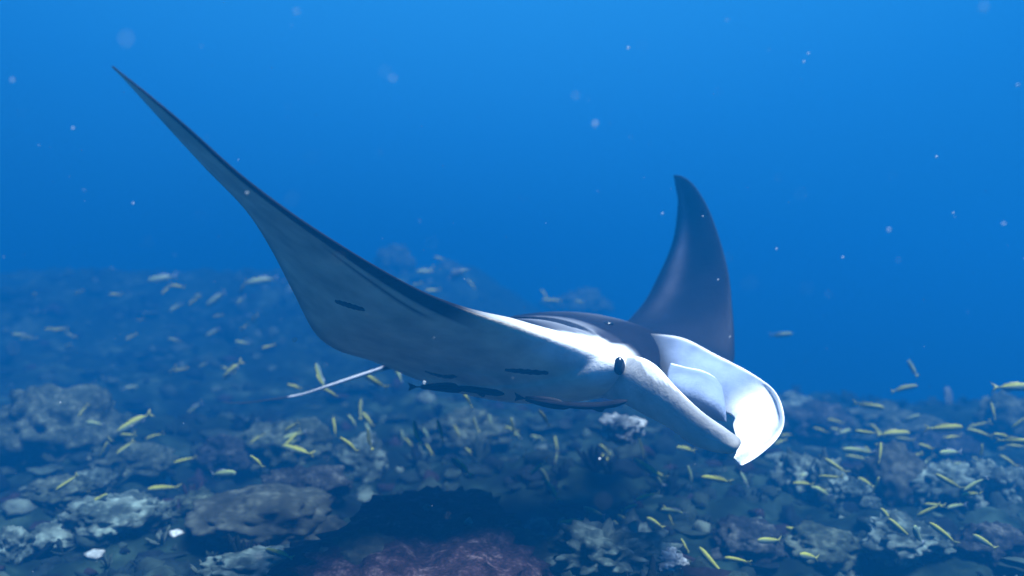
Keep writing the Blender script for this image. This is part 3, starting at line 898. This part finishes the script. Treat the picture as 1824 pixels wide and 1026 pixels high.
# ------------------------------------------------------------------ remoras under the manta
def remora(pts, width, label):
    """slender dark suckerfish: body along 3D points nose first"""
    n, seg = 40, 14
    c = catmull([tuple(p) for p in pts], n)
    org = Vector(c[n // 2]); r = empty("remora", org)
    tag(r, label, "remora", "remoras travelling under the manta ray")
    vs, fs, cs = [], [], []
    for i in range(n):
        u = i / (n - 1)
        t = Vector(c[min(i + 1, n - 1)] - c[max(i - 1, 0)]).normalized()
        a = t.cross(Vector((0, 0, 1))).normalized(); b = a.cross(t)
        w = width * (min(1, (u + .01) / .14) ** .6) * (1 - .80 * sm(.35, .97, u))
        for k in range(seg):
            an = 2 * math.pi * k / seg
            vs.append(Vector(c[i]) + a * math.cos(an) * w + b * math.sin(an) * w * .8)
            cs.append((.008, .009, .012) if abs(math.sin(an)) > .3 or u > .8 else (.016, .018, .022))
    for i in range(n - 1):
        for k in range(seg):
            fs.append((i * seg + k, i * seg + (k + 1) % seg, (i + 1) * seg + (k + 1) % seg, (i + 1) * seg + k))
    fs.append(tuple(range(seg))[::-1]); fs.append(tuple((n - 1) * seg + k for k in range(seg)))
    mesh_obj("body", vs, fs, MAT['skin'], r, cols=cs)
    def fin(name, i0, i1, hgt, sgn):
        pts_ = []
        for i in range(i0, i1 + 1):
            q = Vector(c[i]); u = (i - i0) / (i1 - i0)
            pts_.append((q, q + Vector((0, 0, sgn * (width * .5 + hgt * math.sin(math.pi * u ** .6))))))
        v = []; f = []
        for lo, hi in pts_:
            for y in (-.003, .003): v += [lo + Vector((0, y, 0)), hi + Vector((0, y * .3, 0))]
        m = len(pts_)
        for i in range(m - 1):
            p = i * 4; f += [(p, p + 1, p + 5, p + 4), (p + 2, p + 6, p + 7, p + 3), (p + 1, p + 3, p + 7, p + 5), (p, p + 4, p + 6, p + 2)]
        o = mesh_obj(name, v, f, MAT['mark'], r)
    fin("dorsal_fin", 22, 35, width * .7, 1); fin("anal_fin", 20, 35, width * .8, -1)
    fin("pelvic_fin", 9, 14, width * 1.0, -1)
    e = Vector(c[-1]); t = Vector(c[-1] - c[-3]).normalized(); w = width * .95
    tv = [e - t * .02 + Vector((0, -.003, .004)), e + t * w * 1.4 + Vector((0, -.002, w * 1.1)), e + t * w * .9 + Vector((0, -.002, 0)), e + t * w * 1.4 + Vector((0, -.002, -w * 1.1)), e - t * .02 + Vector((0, -.003, -.004))]
    tv += [v + Vector((0, .005, 0)) for v in tv]
    mesh_obj("tail_fin", tv, [(0, 1, 2, 3, 4), (9, 8, 7, 6, 5)] + [(i, i + 5, (i + 1) % 5 + 5, (i + 1) % 5) for i in range(5)], MAT['mark'], r, smooth=False)
    return r
remora([P(898,702,3.60), P(850,695,3.66), P(800,690,3.72), P(735,689,3.80)], .019, "straight dark remora under the middle of the manta belly, tail toward the white tail")
remora([P(1117,714,3.30), P(1075,722,3.34), P(1020,722,3.38), P(960,714,3.45), P(925,708,3.5)], .019, "curved dark remora under the manta throat, behind the shaded head lobe")

# ------------------------------------------------------------------ drifting particles
def snow():
    rg = np.random.RandomState(11)
    v0, f0 = ICO[2]; VV, FF = [], []; off = 0
    spots = [(225,69,1.0,9),(130,228,2.2,6),(1119,85,2.4,6),(1440,95,2.4,6),(1432,110,2.4,5),(1060,220,1.7,9),(1583,409,2.0,8),(1788,398,2.0,7),
             (1068,817,3.0,7),(237,362,2.4,5),(1813,151,2.2,6),(1752,12,1.3,9),(440,343,2.2,6),(1668,279,2.6,5),(22,142,1.8,6),(1698,379,2.6,5),
             (1501,458,2.4,5),(1383,443,2.5,5),(700,140,1.5,7),(1025,170,1.5,7),(1252,385,2.8,4),(1279,498,2.8,4),(327,754,3.2,3),(528,20,1.6,8),
             (756,681,3.0,8),(525,605,3.2,12),(1295,35,2.0,5),(962,591,2.9,5),(1300,600,2.7,4),(1180,380,2.4,5)]
    for px, py, d, s in spots:
        c = np.array(P(px, py, d)); r = s / FPX * d / 2.4
        q = v0 * (1 + .3 * rg.randn(len(v0), 1) * .4) * r * np.array((1, 1, rg.uniform(.6, 1.1))) + c
        VV.append(q); FF.append(f0 + off); off += len(v0)
    for i in range(300):
        d = rg.uniform(.9, 6.5); px = rg.uniform(-60, 1884); py = rg.uniform(-40, 1050)
        c = np.array(P(px, py, d)); r = rg.uniform(.0004, .0015) * (1 + 1.6 * (rg.rand() < .06))
        if CAM.z > 0 and c[2] > 3.1: continue
        v1, f1 = ICO[1]
        VV.append(v1 * r * rg.uniform(.7, 1.3, 3) + c); FF.append(f1 + off); off += len(v1)
    V = np.concatenate(VV); F = np.concatenate(FF)
    m, n, l, b = mat_new('plankton'); b.inputs['Base Color'].default_value = (.6, .65, .65, 1); b.inputs['Roughness'].default_value = .8; b.inputs['Alpha'].default_value = .32
    me = bpy.data.meshes.new("marine_snow"); me.from_pydata(V.tolist(), [], F.tolist()); me.shade_smooth(); me.materials.append(m)
    o = bpy.data.objects.new("marine_snow", me); COL.objects.link(o)
    tag(o, "pale plankton specks drifting in the blue water", None, None, 'stuff')
snow()
